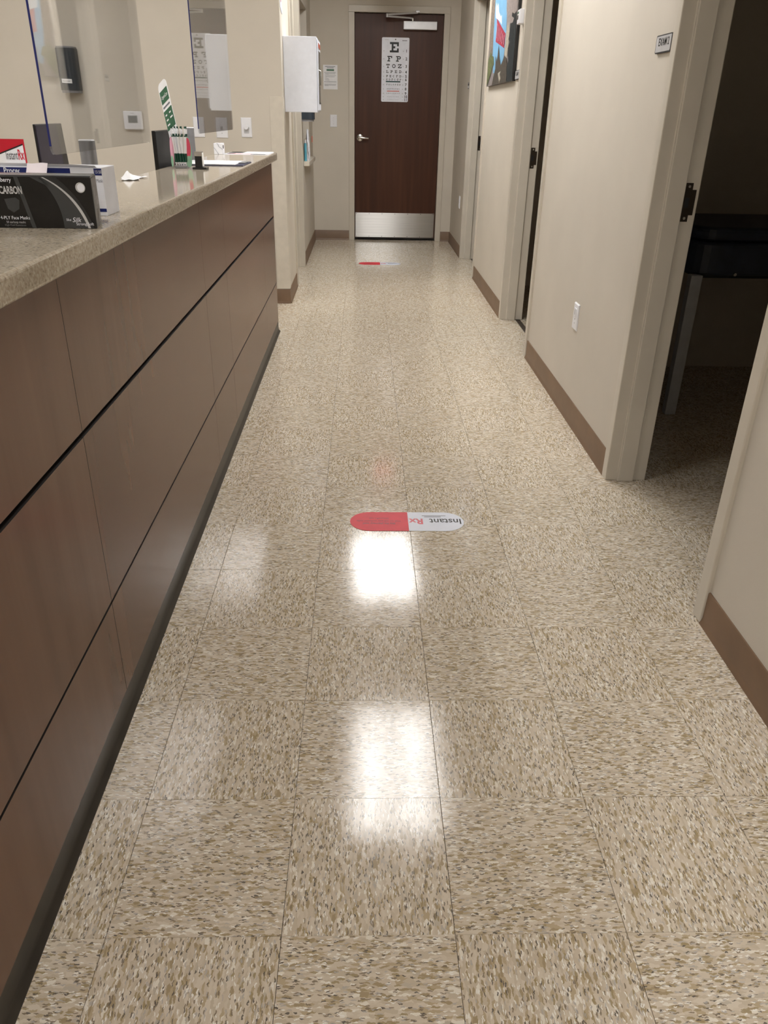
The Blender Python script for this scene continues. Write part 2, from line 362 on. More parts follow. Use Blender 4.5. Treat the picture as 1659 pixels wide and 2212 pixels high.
# ---- walls
WT = .136
def wall_right():
    b = B(); H = 2.24
    for y0, y1 in ((-3.2, .935), (1.955, 3.64), (4.65, 6.15), (7.22, 8.62)): b.box(XR, XR+WT, y0, y1, 0, CZ)
    for y0, y1 in ((.935, 1.955), (3.64, 4.65), (6.15, 7.22)): b.box(XR, XR+WT, y0, y1, H, CZ)
    return struct(b.done('wall_right', M_WALL))
wall_right()
b = B(); b.box(-.86, -.326, YB, YB+.14, 0, CZ); b.box(.705, XR, YB, YB+.14, 0, CZ); b.box(-.326, .705, YB, YB+.14, 2.25, CZ)
struct(b.done('wall_back', M_WALL))
b = B()
b.box(XL-WT, XL, 5.18, 5.70, 0, CZ); b.box(XL-WT, XL, 5.70, 6.63, 2.24, CZ); b.box(XL-WT, XL, 6.63, 6.90, 0, CZ)
b.box(XL-WT, XL, 6.90, 7.76, 0, .84); b.box(XL-WT, XL, 6.90, 7.76, 2.14, CZ); b.box(XL-WT, XL, 7.76, YB, 0, CZ)
struct(b.done('wall_left', M_WALL))
struct(bx(-3.6, XL, 5.045, 5.18, 0, CZ).done('wall_reception', M_WALL))
struct(bx(-3.7, -3.6, -3.2, 8.62, 0, CZ).done('wall_outer_left', M_WALL))
struct(bx(-3.6, 4.1, -3.2, -3.1, 0, CZ).done('wall_front', M_WALL))
struct(bx(-3.6, -.86, 8.42, 8.56, 0, CZ).done('wall_lab_back', M_WALL))
struct(bx(4.1, 4.2, -3.2, 8.62, 0, CZ).done('wall_outer_right', M_WALL))
for i, y in enumerate((.30, 3.55, 5.9, 8.48)):
    struct(bx(XR+WT, 4.1, y-.05, y+.05, 0, CZ).done('wall_exam_%d' % (i+1), M_WALL))

# ---- hollow metal door frames (rabbet, proud stop, rabbet)
def frame(name, t0, t1, H, fw, fn, depth=.16, s0=.046, s1=.107, stop=.013, parent=None):
    b = B()
    def jamb(te, sg):      # te = opening edge, sg = direction into the wall
        out = [(te, 0), (te+sg*fw, 0), (te+sg*fw, depth), (te, depth), (te, s1), (te-sg*stop, s1), (te-sg*stop, s0), (te, s0)]
        b.prism(out, lambda u, v, d: fn(u, v, d), 0, H)
    jamb(t0, -1); jamb(t1, 1)
    head = [(H, 0), (H+fw, 0), (H+fw, depth), (H, depth), (H, s1), (H-stop, s1), (H-stop, s0), (H, s0)]
    b.prism(head, lambda u, v, d: fn(d, v, u), t0-fw, t1+fw)
    return struct(b.done(name, M_FRAME, parent, bevel=.003, seg=2))
rightfn = lambda t, d, z: (XR-.012+d, t, z)
leftfn = lambda t, d, z: (XL+.012-d, t, z)
backfn = lambda t, d, z: (t, YB-.012+d, z)
fr1 = frame('trim_1', .985, 1.905, 2.19, .05, rightfn)
fr2 = frame('trim_2', 3.69, 4.60, 2.19, .05, rightfn)
fr3 = frame('trim_3', 6.20, 7.17, 2.19, .05, rightfn)
fr4 = frame('trim_4', 5.75, 6.58, 2.19, .05, leftfn)
fr5 = frame('trim_5', -.266, .645, 2.19, .06, backfn, depth=.15, s0=.1, s1=.14, stop=.012)
def strike(fr, y, x0, z0=.972):
    # lipped strike plate let into the room side rabbet
    b = B(); yf = y - .0015
    b.prism([(x0, z0), (x0+.026, z0), (x0+.026, z0+.021), (x0+.040, z0+.021), (x0+.040, z0+.101), (x0+.026, z0+.101), (x0+.026, z0+.122), (x0, z0+.122)], XZ, yf, y+.002)
    p = b.done('strike_plate', M_BRONZE, fr, label='dark bronze strike plate')
    bx(x0+.006, x0+.020, yf-.0006, yf+.001, z0+.045, z0+.076).done('latch_hole', M_BLACK, p)
    for zz in (z0+.011, z0+.111):
        B().tube([(x0+.014, yf+.0005, zz), (x0+.014, yf-.0012, zz)], .0045, 10).done('screw', M_CHROME, p)
strike(fr1, 1.905, .909); strike(fr2, 4.60, .912, .982); strike(fr3, 7.17, .910, .99)

# ---- cove baseboards
def base_profile(h=.104, th=.006, toe=.013):
    return [(0, 0), (toe, 0), (toe, .003), (th+.002, .011), (th, .02), (th, h-.003), (th-.002, h), (0, h)]
def base_x(name, xw, sg, y0, y1):   # along y on an x-wall
    return struct(B().prism(base_profile(), lambda u, v, d: (xw+sg*u, d, v), y0, y1).done(name, M_BASE, smooth=True))
def base_y(name, yw, x0, x1):
    return struct(B().prism(base_profile(), lambda u, v, d: (d, yw-u, v), x0, x1).done(name, M_BASE, smooth=True))
base_x('baseboard_right', XR, -1, -3.1, .934); base_x('baseboard_right', XR, -1, 1.956, 3.639); base_x('baseboard_right', XR, -1, 4.651, 6.149); base_x('baseboard_right', XR, -1, 7.221, YB)
base_x('baseboard_left', XL, 1, 5.04, 5.69); base_x('baseboard_left', XL, 1, 6.631, YB)
base_y('baseboard_back', YB, XL+.006, -.327); base_y('baseboard_back', YB, .706, XR-.006)
base_y('baseboard_reception', 5.045, -1.05, XL+.006)

# ---- beige vinyl corner guard on the end of the reception wall
g = B(); g.box(-.804, XL+.005, 5.039, 5.0449, .106, 1.372); g.box(XL+.0001, XL+.005, 5.0449, 5.11, .106, 1.372)
struct(g.done('trim_6', M_GUARD, bevel=.0015))
# ---- pass-through window ledge
led = struct(B().box(-.845, -.664, 6.905, 7.755, .841, .88).box(XL+.001, -.664, 7.755, 7.86, .841, .88).done('trim_7', M_GUARD, bevel=.004))

# ================================================================== end-of-corridor door
dr = struct(bx(-.263, .642, 8.400, 8.444, .012, 2.186).done('door_1', M_DOOR, bevel=.002))
def dchild(b, name, mt, **k): return b.done(name, mt, dr, **k)
dchild(bx(-.262, .641, 8.398, 8.4425, .013, .026), 'door_sweep', M_BLACKP)
kp = dchild(bx(-.256, .632, 8.3975, 8.3998, .030, .290), 'kick_plate', M_STEEL, bevel=.0006, label='brushed steel kick plate')
for zz in (.038, .280):
    for k in range(7):
        x = -.246 + k*.868/6
        B().tube([(x, 8.3976, zz), (x, 8.3966, zz)], .004, 8).done('screw', M_BRONZE, kp)
lv = dchild(B().tube([(-.209, 8.3998, 1.048), (-.209, 8.393, 1.048), (-.209, 8.388, 1.048)], [.034, .034, .024], 24), 'lever_handle', M_CHROME, smooth=True, label='chrome lever handle')
B().tube([(-.209, 8.389, 1.048), (-.209, 8.352, 1.048)], .011, 14).done('spindle', M_CHROME, lv, smooth=True)
B().tube([(-.218, 8.352, 1.052), (-.19, 8.348, 1.050), (-.15, 8.350, 1.046), (-.115, 8.354, 1.044)], [.013, .012, .0105, .009], 14).done('lever', M_CHROME, lv, smooth=True)
dc = dchild(bx(.232, .573, 8.335, 8.3995, 2.048, 2.120), 'door_closer', M_ALU, bevel=.004, seg=3, label='silver overhead door closer')
B().tube([(.325, 8.367, 2.119), (.325, 8.367, 2.146)], .013, 14).done('pivot', M_CHROME, dc, smooth=True)
B().tube([(.325, 8.367, 2.142), (.296, 8.345, 2.147), (.18, 8.30, 2.148), (.060, 8.262, 2.150)], [.010, .008, .008, .008], 10).done('closer_arm', M_ALU, dc, smooth=True)
B().tube([(.062, 8.262, 2.142), (.062, 8.262, 2.172)], .012, 12).done('elbow', M_ALU, dc, smooth=True)
B().tube([(.062, 8.262, 2.164), (.20, 8.295, 2.176), (.372, 8.341, 2.192)], .008, 10).done('closer_arm', M_ALU, dc, smooth=True)
bx(.352, .392, 8.332, 8.349, 2.193, 2.212).done('arm_shoe', M_ALU, dc, bevel=.003)

# ---- eye chart taped to the door
YC = 8.3985
ec = thing('eye_chart', (.157, YC, 1.396), 'white eye test chart with black letters taped to the brown door', 'eye chart')
B().prism(rrect(.0155, .2985, 1.396, 1.980, .012, 4), XZ, YC-.0012, YC).done('chart_sheet', M_CARD, ec)
GL = {'E': [(0,4,5,5),(0,0,5,1),(1,1,2,4),(2,2,3,3),(4,3,5,4),(4,1,5,2)], 'F': [(0,4,5,5),(0,0,3,1),(1,1,2,4),(2,2,3,3),(4,3,5,4)],
      'P': [(0,4,4.2,5),(0,0,3,1),(1,1,2,4),(2,2,4.2,3),(4,2.5,5,4.5)], 'T': [(0,4,5,5),(1,0,4,1),(2,1,3,4),(0,3,.8,4),(4.2,3,5,4)],
      'Z': [(0,4,5,5),(0,0,5,1),(0,3.1,1,4),(4,1,5,1.9)], 'L': [(0,4,3,5),(0,0,5,1),(1,1,2,4),(4,1,5,2)], 'D': [(0,4,3.8,5),(0,0,3.8,1),(1,1,2,4),(4,.9,5,4.1),(3.6,.5,4.5,1.3),(3.6,3.7,4.5,4.5)]}
def letter(b, ch, x, z, s, d):
    k = s/5
    for (u0, v0, u1, v1) in GL.get(ch, []): b.flat([(x+u0*k, z+v0*k), (x+u1*k, z+v0*k), (x+u1*k, z+v1*k), (x+u0*k, z+v1*k)], XZ, d)
    if ch == 'Z': b.flat([(x, z+k), (x+1.5*k, z+k), (x+5*k, z+4*k), (x+3.5*k, z+4*k)], XZ, d)
    if ch in 'OC':
        a0, a1 = (0, 360) if ch == 'O' else (38, 322); n = 20
        for i in range(n):
            q = [math.radians(a0+(a1-a0)*j/n) for j in (i, i+1)]
            b.flat([(x+2.5*k+r*k*math.cos(a), z+2.5*k+r*k*math.sin(a)) for r, a in ((1.5, q[0]), (2.5, q[0]), (2.5, q[1]), (1.5, q[1]))], XZ, d)
rows = [('E', 1.847, .094, .0985, .2), ('FP', 1.766, .049, .0747, .2135), ('TOZ', 1.707, .036, .0637, .2227), ('LPED', 1.662, .024, .0637, .2227), ('PECFD', 1.623, .020, .0637, .2227),
        ('EDFCZP', 1.594, .0165, .0637, .2227), ('FELOPZD', 1.550, .0125, .068, .216), ('DEFPOTEC', 1.511, .010, .074, .208), ('LEFODPCT', 1.471, .008, .072, .208), ('FDPLTCEO', 1.441, .006, .080, .198), ('PEZOLCFTD', 1.414, .0045, .084, .194)]
for s, z, h, x0, x1 in rows:
    n = len(s)
    for i, ch in enumerate(s):
        x = x0 if n == 1 else x0 + (x1-x0-h)*i/(n-1)
        lb = B(); letter(lb, ch, x, z, h if n > 1 else .092, YC-.0018); lb.done('letter', M_BLACK, ec)
for s, z in zip(range(1, 12), (1.850, 1.779, 1.711, 1.660, 1.621, 1.591, 1.544, 1.505, 1.464, 1.433, 1.404)):
    text('row_number', str(s), .036, M_BLACK, ec, (.272, YC-.0018, z), (1, 0, 0), (0, 0, 1), bold=.025)
    for xx in (.038, .240): bx(xx-.004, xx+.004, YC-.0018, YC-.0013, z+.006, z+.014).done('fraction', M_LGREY, ec)
B().flat([(.0625, 1.577), (.215, 1.577), (.215, 1.589), (.0625, 1.589)], XZ, YC-.0018).done('green_bar', M_TEAL, ec)
B().flat([(.0755, 1.491), (.205, 1.491), (.205, 1.500), (.0755, 1.500)], XZ, YC-.0018).done('red_bar', M_SALM, ec)
B().flat(ell(.156, 1.962, .006, .006, 16), XZ, YC-.0018).done('hang_hole', M_BLACK, ec)
bx(.225, .275, YC-.0018, YC-.0013, 1.950, 1.956).done('maker_mark', M_GREY, ec); bx(.045, .085, YC-.0018, YC-.0013, 1.957, 1.960).done('maker_mark', M_LGREY, ec)

# ---- notice and light switch beside the door
nb = thing('paper_notice', (-.518, YB, 1.500), 'white printed notice with green heading bar taped beside the brown door', 'notice')
bx(-.591, -.443, YB-.0009, YB, 1.500, 1.722).done('sheet', M_PAPER, nb)
def bar(parent, x0, x1, z, h, mt, y=YB-.0013): return bx(x0, x1, y, y+.0005, z, z+h).done('printed_line', mt, parent)
for x0, x1, z, h, mt in ((-.572, -.465, 1.704, .005, M_GREY), (-.552, -.482, 1.692, .005, M_GREY), (-.556, -.478, 1.668, .015, M_GREEN), (-.580, -.462, 1.651, .003, M_GREY), (-.572, -.466, 1.641, .0025, M_GREY), (-.572, -.535, 1.635, .0025, M_LGREY),
    (-.572, -.458, 1.624, .0025, M_GREY), (-.570, -.472, 1.613, .0025, M_GREY), (-.572, -.550, 1.606, .0025, M_LGREY), (-.572, -.535, 1.595, .003, M_GREY), (-.572, -.528, 1.583, .003, M_GREY), (-.582, -.455, 1.566, .004, M_GREY),
    (-.580, -.456, 1.549, .003, M_LGREY), (-.580, -.458, 1.543, .003, M_LGREY), (-.578, -.462, 1.537, .003, M_GREY), (-.578, -.535, 1.531, .003, M_LGREY)): bar(nb, x0, x1, z, h, mt)
def wall_plate(name, label, cat, org, u, n, w=.074, h=.118, group=None):
    """plate with bevelled rim; org = lower centre on the wall"""
    o = Vector(org); u = Vector(u); n = Vector(n)
    t = thing(name, org, label, cat, group)
    fn = lambda a, c, d: tuple(o + u*a + Vector((0, 0, c)) + n*d)
    b = B(); e = .004
    b.add([fn(*p) for p in ((-w/2,0,0),(w/2,0,0),(w/2,h,0),(-w/2,h,0),(-w/2,0,.0035),(w/2,0,.0035),(w/2,h,.0035),(-w/2,h,.0035),(-w/2+e,e,.007),(w/2-e,e,.007),(w/2-e,h-e,.007),(-w/2+e,h-e,.007))],
          [(0,1,5,4),(1,2,6,5),(2,3,7,6),(3,0,4,7),(4,5,9,8),(5,6,10,9),(6,7,11,10),(7,4,8,11),(8,9,10,11),(3,2,1,0)])
    b.done('plate', M_WHITE, t)
    return t, fn
def fbox(fn, a0, a1, c0, c1, d0, d1):
    return B().prism([(a0, c0), (a1, c0), (a1, c1), (a0, c1)], fn, d0, d1)
def screws(t, fn, zs):
    for z in zs: B().prism(ell(0, z, .0032, .0032, 8), fn, .007, .0082).done('screw', M_LGREY, t)
t, fn = wall_plate('light_switch', 'white toggle light switch under the notice by the brown door', 'switch', (-.489, YB, 1.146), (1, 0, 0), (0, -1, 0)); fbox(fn, -.005, .005, .046, .070, .007, .018).done('toggle', M_WHITE, t, bevel=.001); screws(t, fn, (.03, .089))

# ================================================================== right wall fittings
RW = (-1, 0, 0)
def room_sign(label, yc, z0, txt, w=.148, h=.052):
    t = thing('room_sign', (XR, yc, z0), label, 'room sign')
    fn = lambda a, c, d: (XR-d, yc-a, z0+c)       # reading runs toward the viewer along -y
    B().prism(rrect(-w/2, w/2, 0, h, .007, 4), fn, 0, .008).done('sign_plate', M_BLACK, t)
    B().prism(rrect(-w/2+.005, w/2-.005, .0035, h-.0035, .005, 4), fn, .008, .0086).done('sign_face', M_LGREY, t)
    if not txt: B().prism([(-.050, .024), (.050, .024), (.050, .044), (-.050, .044)], fn, .0086, .0092).done('raised_lettering', M_BLACK, t)
    if txt: text('raised_lettering', txt, .031, M_BLACK, t, (XR-.0092, yc-.004, z0+.021), (0, -1, 0), (0, 0, 1), bold=.012, sx=.95)
    return t
room_sign('grey room sign reading EXAM 2 beside the nearest open doorway', 2.040, 1.474, 'EXAM 2')
room_sign('small grey room sign reading EXAM 1 below the canvas picture', 4.735, 1.490, 'EXAM 1')
room_sign('tiny grey room sign by the farthest right doorway', 7.288, 1.503, None)
t, fn = wall_plate('wall_outlet', 'white rectangular wall plate with raised switch low on the right wall', 'outlet', (XR, 2.668, .412), (0, -1, 0), RW, .078, .118)
B().prism(rrect(-.017, .017, .062, .098, .006, 4), fn, .007, .011).done('rocker', M_WHITE, t, bevel=.001); B().prism(rrect(-.006, .006, .068, .092, .004, 4), fn, .0108, .0114).done('rocker_slot', M_LGREY, t); screws(t, fn, (.03, .048))
t, fn = wall_plate('wall_outlet', 'far white wall outlet low beside the end door corner', 'outlet', (XR, 7.53, .437), (0, -1, 0), RW)
fbox(fn, -.017, .017, .068, .098, .007, .009).done('socket', M_WHITE, t); fbox(fn, -.017, .017, .022, .052, .007, .009).done('socket', M_WHITE, t)
sn = thing('wall_sensor', (XR, 4.70, 1.785), 'small white box sensor on the right wall beside the canvas picture', 'sensor')
bx(XR-.036, XR, 4.655, 4.745, 1.785, 1.862).done('sensor_body', M_WHITE, sn, bevel=.005, seg=3)
bx(XR-.0375, XR-.0358, 4.71, 4.735, 1.81, 1.832).done('sensor_window', M_BLACKP, sn); bx(XR-.0375, XR-.0358, 4.70, 4.737, 1.840, 1.850).done('sensor_mark', M_GREEN, sn)

# canvas picture
PX = .792
KY = lambda y: -.861+(y+.861)*1.02346
KZ = lambda z: 1.2807+(z-1.2807)*1.02346
pic = thing('canvas_picture', (XR, 5.3, 1.478), 'large canvas picture of a blue and red building sign with trees', 'picture')
bx(PX, XR, KY(4.70), KY(5.862), KZ(1.480), KZ(2.262)).done('canvas_edge', M_BLACKP, pic)
POLY = {
'print_grey': [(5.862, 2.262), (4.70, 2.262), (4.70, 1.480), (5.862, 1.480)],
'print_brown': [(5.86, 2.26), (5.70, 2.26), (5.659, 1.822), (5.652, 1.681), (5.778, 1.661), (5.844, 1.799), (5.855, 1.92)],
'print_blue': [(5.70, 2.20), (5.258, 2.20), (5.124, 1.896), (5.088, 1.785), (5.1, 1.684), (5.12, 1.625), (5.141, 1.568), (5.274, 1.546), (5.553, 1.557), (5.634, 1.666), (5.659, 1.822)],
'print_white': [(5.617, 1.995), (5.572, 1.965), (5.525, 1.982), (5.475, 1.926), (5.37, 1.886), (5.336, 1.895), (5.306, 1.835), (5.414, 1.866), (5.497, 1.881), (5.604, 1.901), (5.638, 1.962)],
'print_red': [(5.541, 1.893), (5.163, 1.782), (5.104, 1.768), (5.118, 1.685), (5.531, 1.751), (5.524, 1.826)],
'print_stone': [(5.258, 2.25), (4.705, 2.25), (4.717, 1.847), (4.92, 1.776), (5.029, 1.799), (5.134, 1.899)],
'print_cream': [(5.045, 1.828), (4.929, 1.763), (4.951, 1.686), (4.979, 1.617), (5.08, 1.647), (5.086, 1.766)],
'print_dark': [(4.737, 1.857), (4.806, 1.849), (4.892, 1.866), (4.895, 1.844), (4.809, 1.827), (4.843, 1.806), (4.939, 1.81), (4.937, 1.778), (4.955, 1.724), (4.897, 1.706), (4.961, 1.675), (4.941, 1.639), (4.905, 1.602), (4.963, 1.557), (4.908, 1.519), (4.938, 1.482), (4.703, 1.482), (4.703, 1.625), (4.705, 1.758)],
'print_bark': [(5.472, 1.662), (5.4, 1.62), (5.377, 1.665), (5.36, 1.719), (5.279, 1.639), (5.207, 1.59), (5.132, 1.616), (5.076, 1.64), (4.962, 1.617), (4.919, 1.482), (5.561, 1.482), (5.518, 1.529), (5.445, 1.579)],
'print_leaf': [(5.83, 1.656), (5.756, 1.679), (5.715, 1.7), (5.646, 1.67), (5.571, 1.663), (5.523, 1.611), (5.615, 1.594), (5.638, 1.56), (5.723, 1.523), (5.824, 1.484)],
'print_streak': [(5.311, 1.545), (5.17, 1.556), (5.213, 1.536), (5.162, 1.509), (5.216, 1.491)]}
pb = B(); pm = []
for i, (k, p) in enumerate(POLY.items()):
    pm.append(PRINT[k]); pb.flat([(KY(y), KZ(z)) for y, z in p], YZ, PX-.0004*(i+1), i)
pm.append(PRINT['print_pink'])
for y, z0, z1 in ((5.49, 1.77, 1.86), (5.43, 1.75, 1.845), (5.36, 1.745, 1.82), (5.29, 1.735, 1.80), (5.22, 1.72, 1.78), (5.15, 1.71, 1.765)):
    pb.flat([(KY(a), KZ(c)) for a, c in ((y, z0), (y-.022, z0-.004), (y-.022, z1-.008), (y, z1))], YZ, PX-.0056, len(pm)-1)
pb.done('canvas_print', pm, pic)

# ================================================================== reception counter
XP = -.718
rc = thing('reception_counter', (XP, 1.0, 0), 'long brown wood laminate reception counter with dark horizontal grooves', 'counter')
bx(-1.0, XP-.016, -2.6, 4.195, .0, 1.018).done('carcass', M_BLACKP, rc)
ycuts = [-2.6, -.76, .572, 1.905, 2.365, 3.62, 4.20]; zcuts = [(.068, .3100), (.3168, .7030), (.7155, 1.0195)]
for z0, z1 in zcuts:
    for a, c in zip(ycuts, ycuts[1:]):
        pn = bx(XP-.0155, XP, a+.0010, c-.0010, z0, z1); pn.m = [1, 1, 1, 0, 1, 1]      # laminate face on a dark core
        pn.done('panel', [M_LAM, M_CORE], rc)
bx(-1.0, XP-.0005, 4.1975, 4.203, .068, 1.019).done('end_panel', M_LAM, rc)
B().prism([(0, 0), (.016, 0), (.016, .004), (.007, .014), (.005, .024), (.005, .066), (0, .066)], lambda u, v, d: (XP-.006+u, d, v), -2.6, 4.20).done('rubber_base', M_KICK, rc, smooth=True, label='black rubber cove base')
ct = bx(-1.006, -.686, -2.65, 4.245, 1.0205, 1.0645).done('countertop', M_STONE, bevel=.007, seg=4)
tag(ct, 'speckled beige stone countertop running along the reception counter', 'countertop')
ZC = 1.0646
# grey desk behind the counter that carries the screens and posts
dk = thing('reception_desk', (-1.3, 2.4, 0), 'low grey work desk hidden behind the reception counter', 'desk')
bx(-1.62, -1.008, .6, 4.2, .72, .76).done('desk_top', M_DESK, dk, bevel=.003)
for y in (.62, 2.3, 4.14): bx(-1.6, -1.02, y, y+.04, 0, .72).done('desk_panel', M_DESK, dk)

# ---- black mask carton (front)
mk = thing('mask_box', (-.80, .85, ZC), 'black glossy carton of face masks at the near end of the counter', 'box')
A0 = Vector((-.704, .796, ZC)); ux = Vector((-.9995, -.032, 0)); uy = Vector((-.21, .978, 0)).normalized()
mf = lambda a, c, d: tuple(A0 + ux*a + Vector((0, 0, c)) + uy*d)      # a along the front from its right end
B().prism([(0, 0), (.235, 0), (.235, .0955), (0, .0955)], mf, 0, .103).done('carton', M_BOX, mk, bevel=.0012)
B().prism([(.0, .0955), (.20, .0955), (.20, .0975), (.0, .0975)], mf, .004, .055).done('lid_flap', M_DGREY, mk)
def mprint(name, pts, mt, d=-.0004): return B().flat(pts, mf, d).done(name, mt, mk)
def bez(p0, p1, p2, n=14): return [tuple((1-t)**2*a+2*t*(1-t)*b_+t*t*c for a, b_, c in zip(p0, p1, p2)) for t in [i/n for i in range(n+1)]]
arc_l = bez((.094, .0945), (.036, .066), (.017, .001)); arc_r = bez((.090, .0945), (.027, .064), (.012, .001))
sail = bez((.100, .0945), (.062, .055), (.064, .001))
mprint('print_swoosh', sail + arc_l[::-1], M_DGREY, -.0004)
mprint('print_swoosh', bez((.116, .0945), (.098, .085), (.079, .076)) + [(.096, .0945)], M_DGREY, -.0004)
mprint('print_swoosh', arc_r + bez((.066, .0945), (.022, .060), (.005, .001))[::-1], M_SHADE, -.0005)
mprint('print_arc', arc_l + arc_r[::-1], M_LGREY, -.0007)
mprint('print_band', [(.147, .0945), (.139, .0945), (.119, .001), (.127, .001)], M_DGREY, -.0006)
mprint('print_seal', ell(.0215, .0765, .0095, .0095), M_LGREY, -.0006); mprint('print_seal', ell(.0205, .0765, .0070, .0075), M_CARD, -.0008); 
mprint('print_mask', [(.172, .054), (.150, .057), (.143, .052), (.146, .036), (.158, .029), (.168, .036)], M_DGREY, -.0005)
mu = -ux
def mtext(s, size, mt, a, c, bold=0., sx=1., al='LEFT', shear=0.): return text('lettering', s, size, mt, mk, mf(a, c, -.0010), mu, (0, 0, 1), al, bold, sx, shear)
mtext('cranberry', .0105, M_CARD, .188, .0855, .01, .85); mtext('CARBON', .0190, M_LGREY, .1785, .0640, .03, .56); mtext('4-PLY Face Masks', .0088, M_CARD, .186, .0165, 0., .90)
mtext('50 earloop masks', .0062, M_LGREY, .176, .0092, 0., .85); mtext('High Fluid Resistance', .0048, M_MGREY, .180, .0040); mtext('like', .007, M_CARD, .058, .0145); mtext('Silk', .0125, M_CARD, .047, .0125, shear=.3); mtext('Strong.Soft', .0078, M_CARD, .040, .0065)
mprint('print_side', [(0.0001, 0), (0.0002, 0), (.0002, .001), (.0001, .001)], M_DGREY)
sidef = lambda a, c, d: tuple(A0 + uy*a + Vector((0, 0, c)) + Vector((.978, .21, 0))*d)
B().flat([(.002, .002), (.101, .002), (.101, .093), (.002, .093)], sidef, .0006).done('print_side', M_DGREY, mk)
for c0, c1, a0, a1 in ((.052, .075, .02, .045), (.040, .056, .055, .085), (.006, .030, .06, .09)): B().flat([(a0, c0), (a1, c0), (a1, c1), (a0, c1)], sidef, .001).done('print_side', M_MGREY, mk)

# ---- white mask carton behind it
wb = thing('mask_box', (-.85, 1.05, ZC), 'white carton with navy stripes standing behind the black mask box', 'box')
wf = lambda a, c, d: (-.745-a, 1.010+a*.02+d, ZC+c)
B().prism([(0, 0), (.245, 0), (.245, .100), (0, .100)], wf, 0, .095).done('carton', M_CARD, wb, bevel=.001)
def wprint(name, pts, mt, d=-.0005): return B().flat(pts, wf, d).done(name, mt, wb)
wprint('navy_stripe', [(.001, .084), (.018, .084), (.018, .098), (.001, .098)], M_NAVY); wprint('navy_stripe', [(.001, .0085), (.24, .0085), (.24, .0155), (.001, .0155)], M_NAVY); wprint('navy_stripe', [(.070, .084), (.24, .084), (.24, .0975), (.07, .0975)], M_NAVY)
text('lettering', '15150', .0095, M_CARD, wb, wf(.0160, .088, -.0012), (1, 0, 0), (0, 0, 1), 'LEFT', 0., .62); text('lettering', 'Mask', .010, M_GREY, wb, wf(.0155, .070, -.0012), (1, 0, 0), (0, 0, 1), 'LEFT', sx=.7)
text('lettering', 'Procedure', .0165, M_CARD, wb, wf(.216, .0855, -.0012), (1, 0, 0), (0, 0, 1), 'LEFT', .02, .8)
B().grid(lambda u, v: wf(.012+.215*u, .100+.006*v-.010*max(0, .25-u)*v*4*.2, -.012*v*(1-.6*u)+.004), 14, 4).done('open_flap', M_CARD, wb, smooth=True)
B().grid(lambda u, v: wf(.115+.045*u, .107-.020*v+.001*math.sin(6*u), -.004-.016*v), 8, 6).done('mask_corner', mat('pale_pink_paper', (236, 226, 232), .6, var=.02), wb, smooth=True)
# ---- red and white advert card
rd = thing('advert_card', (-.975, 1.085, ZC), 'red and white advert card standing behind the mask boxes', 'sign')
rf = lambda a, c, d: (-.945-a, 1.112-a*.05+d, ZC+c)
B().prism([(0, 0), (.098, 0), (.098, .1505), (0, .1505)], rf, 0, .002).done('card', M_RED2, rd)
B().flat([(.003, .005), (.096, .005), (.096, .104), (.003, .138)], rf, -.0005).done('white_field', M_PAPER, rd)
B().flat([(.003, .138), (.096, .104), (.096, .107), (.003, .141)], rf, -.0007).done('black_line', M_BLACK, rd)
text('lettering', 'Instant', .0270, M_BLACK, rd, rf(.018, .108, -.0012), (1, .05, 0), (0, 0, 1), 'RIGHT', sx=.36); text('lettering', 'Rx', .030, M_RED2, rd, rf(.0175, .108, -.0012), (1, .05, 0), (0, 0, 1), 'LEFT', .02, .40)
text('lettering', 'Skip the trip to the pharmacy', .0055, M_RED2, rd, rf(.005, .090, -.0012), (1, .05, 0), (0, 0, 1), 'RIGHT', sx=.55); B().flat([(.004, .080), (.050, .080), (.050, .083), (.004, .083)], rf, -.0009).done('print_line', M_SALM, rd)
bx(-1.02, -.955, 1.100, 1.135, ZC, ZC+.008).done('card_foot', M_CARD, rd)

# ---- tissue
ts = B().grid(lambda u, v: (-.998+.055*u+.008*math.sin(9*v), 1.98+.16*v+.02*u, ZC+.001+.026*max(0, 1-abs(u-.4)*2.4)*max(0, 1-abs(v-.45)*2.6)+.003*abs(math.sin(7*u+5*v))), 14, 14).done('tissue', M_PAPER, smooth=True)
tag(ts, 'crumpled white tissue lying at the back edge of the countertop', 'tissue')

# ---- pen holder with pens
ph = thing('pen_holder', (-.925, 2.685, ZC), 'acrylic pen holder with pink and green oval sides on the countertop', 'pen holder')
bx(-.948, -.900, 2.655, 2.715, ZC, ZC+.010).done('holder_base', M_SMOKE, ph, bevel=.002)
def oval_side(xc, yaw, pale):
    ca, sa = math.cos(yaw), math.sin(yaw)
    f = lambda a, c, d: (xc+a*ca-d*sa, 2.672+a*sa+d*ca, ZC+c)
    e = B().prism(ell(0, .062, .0135, .056, 28), f, 0, .004).done('side_panel', M_PINKL if pale else M_MINT, ph, bevel=.0008)
    B().flat(ell(0, .077, .0105, .038, 28), f, -.0006).done('pink_oval', M_PINKL if pale else M_PINK, ph)
    B().flat(ell(0, .026, .0115, .022, 24), f, -.0008).done('green_oval', M_MINT, ph)
oval_side(-.892, .15, False); oval_side(-.9605, -.9, True)
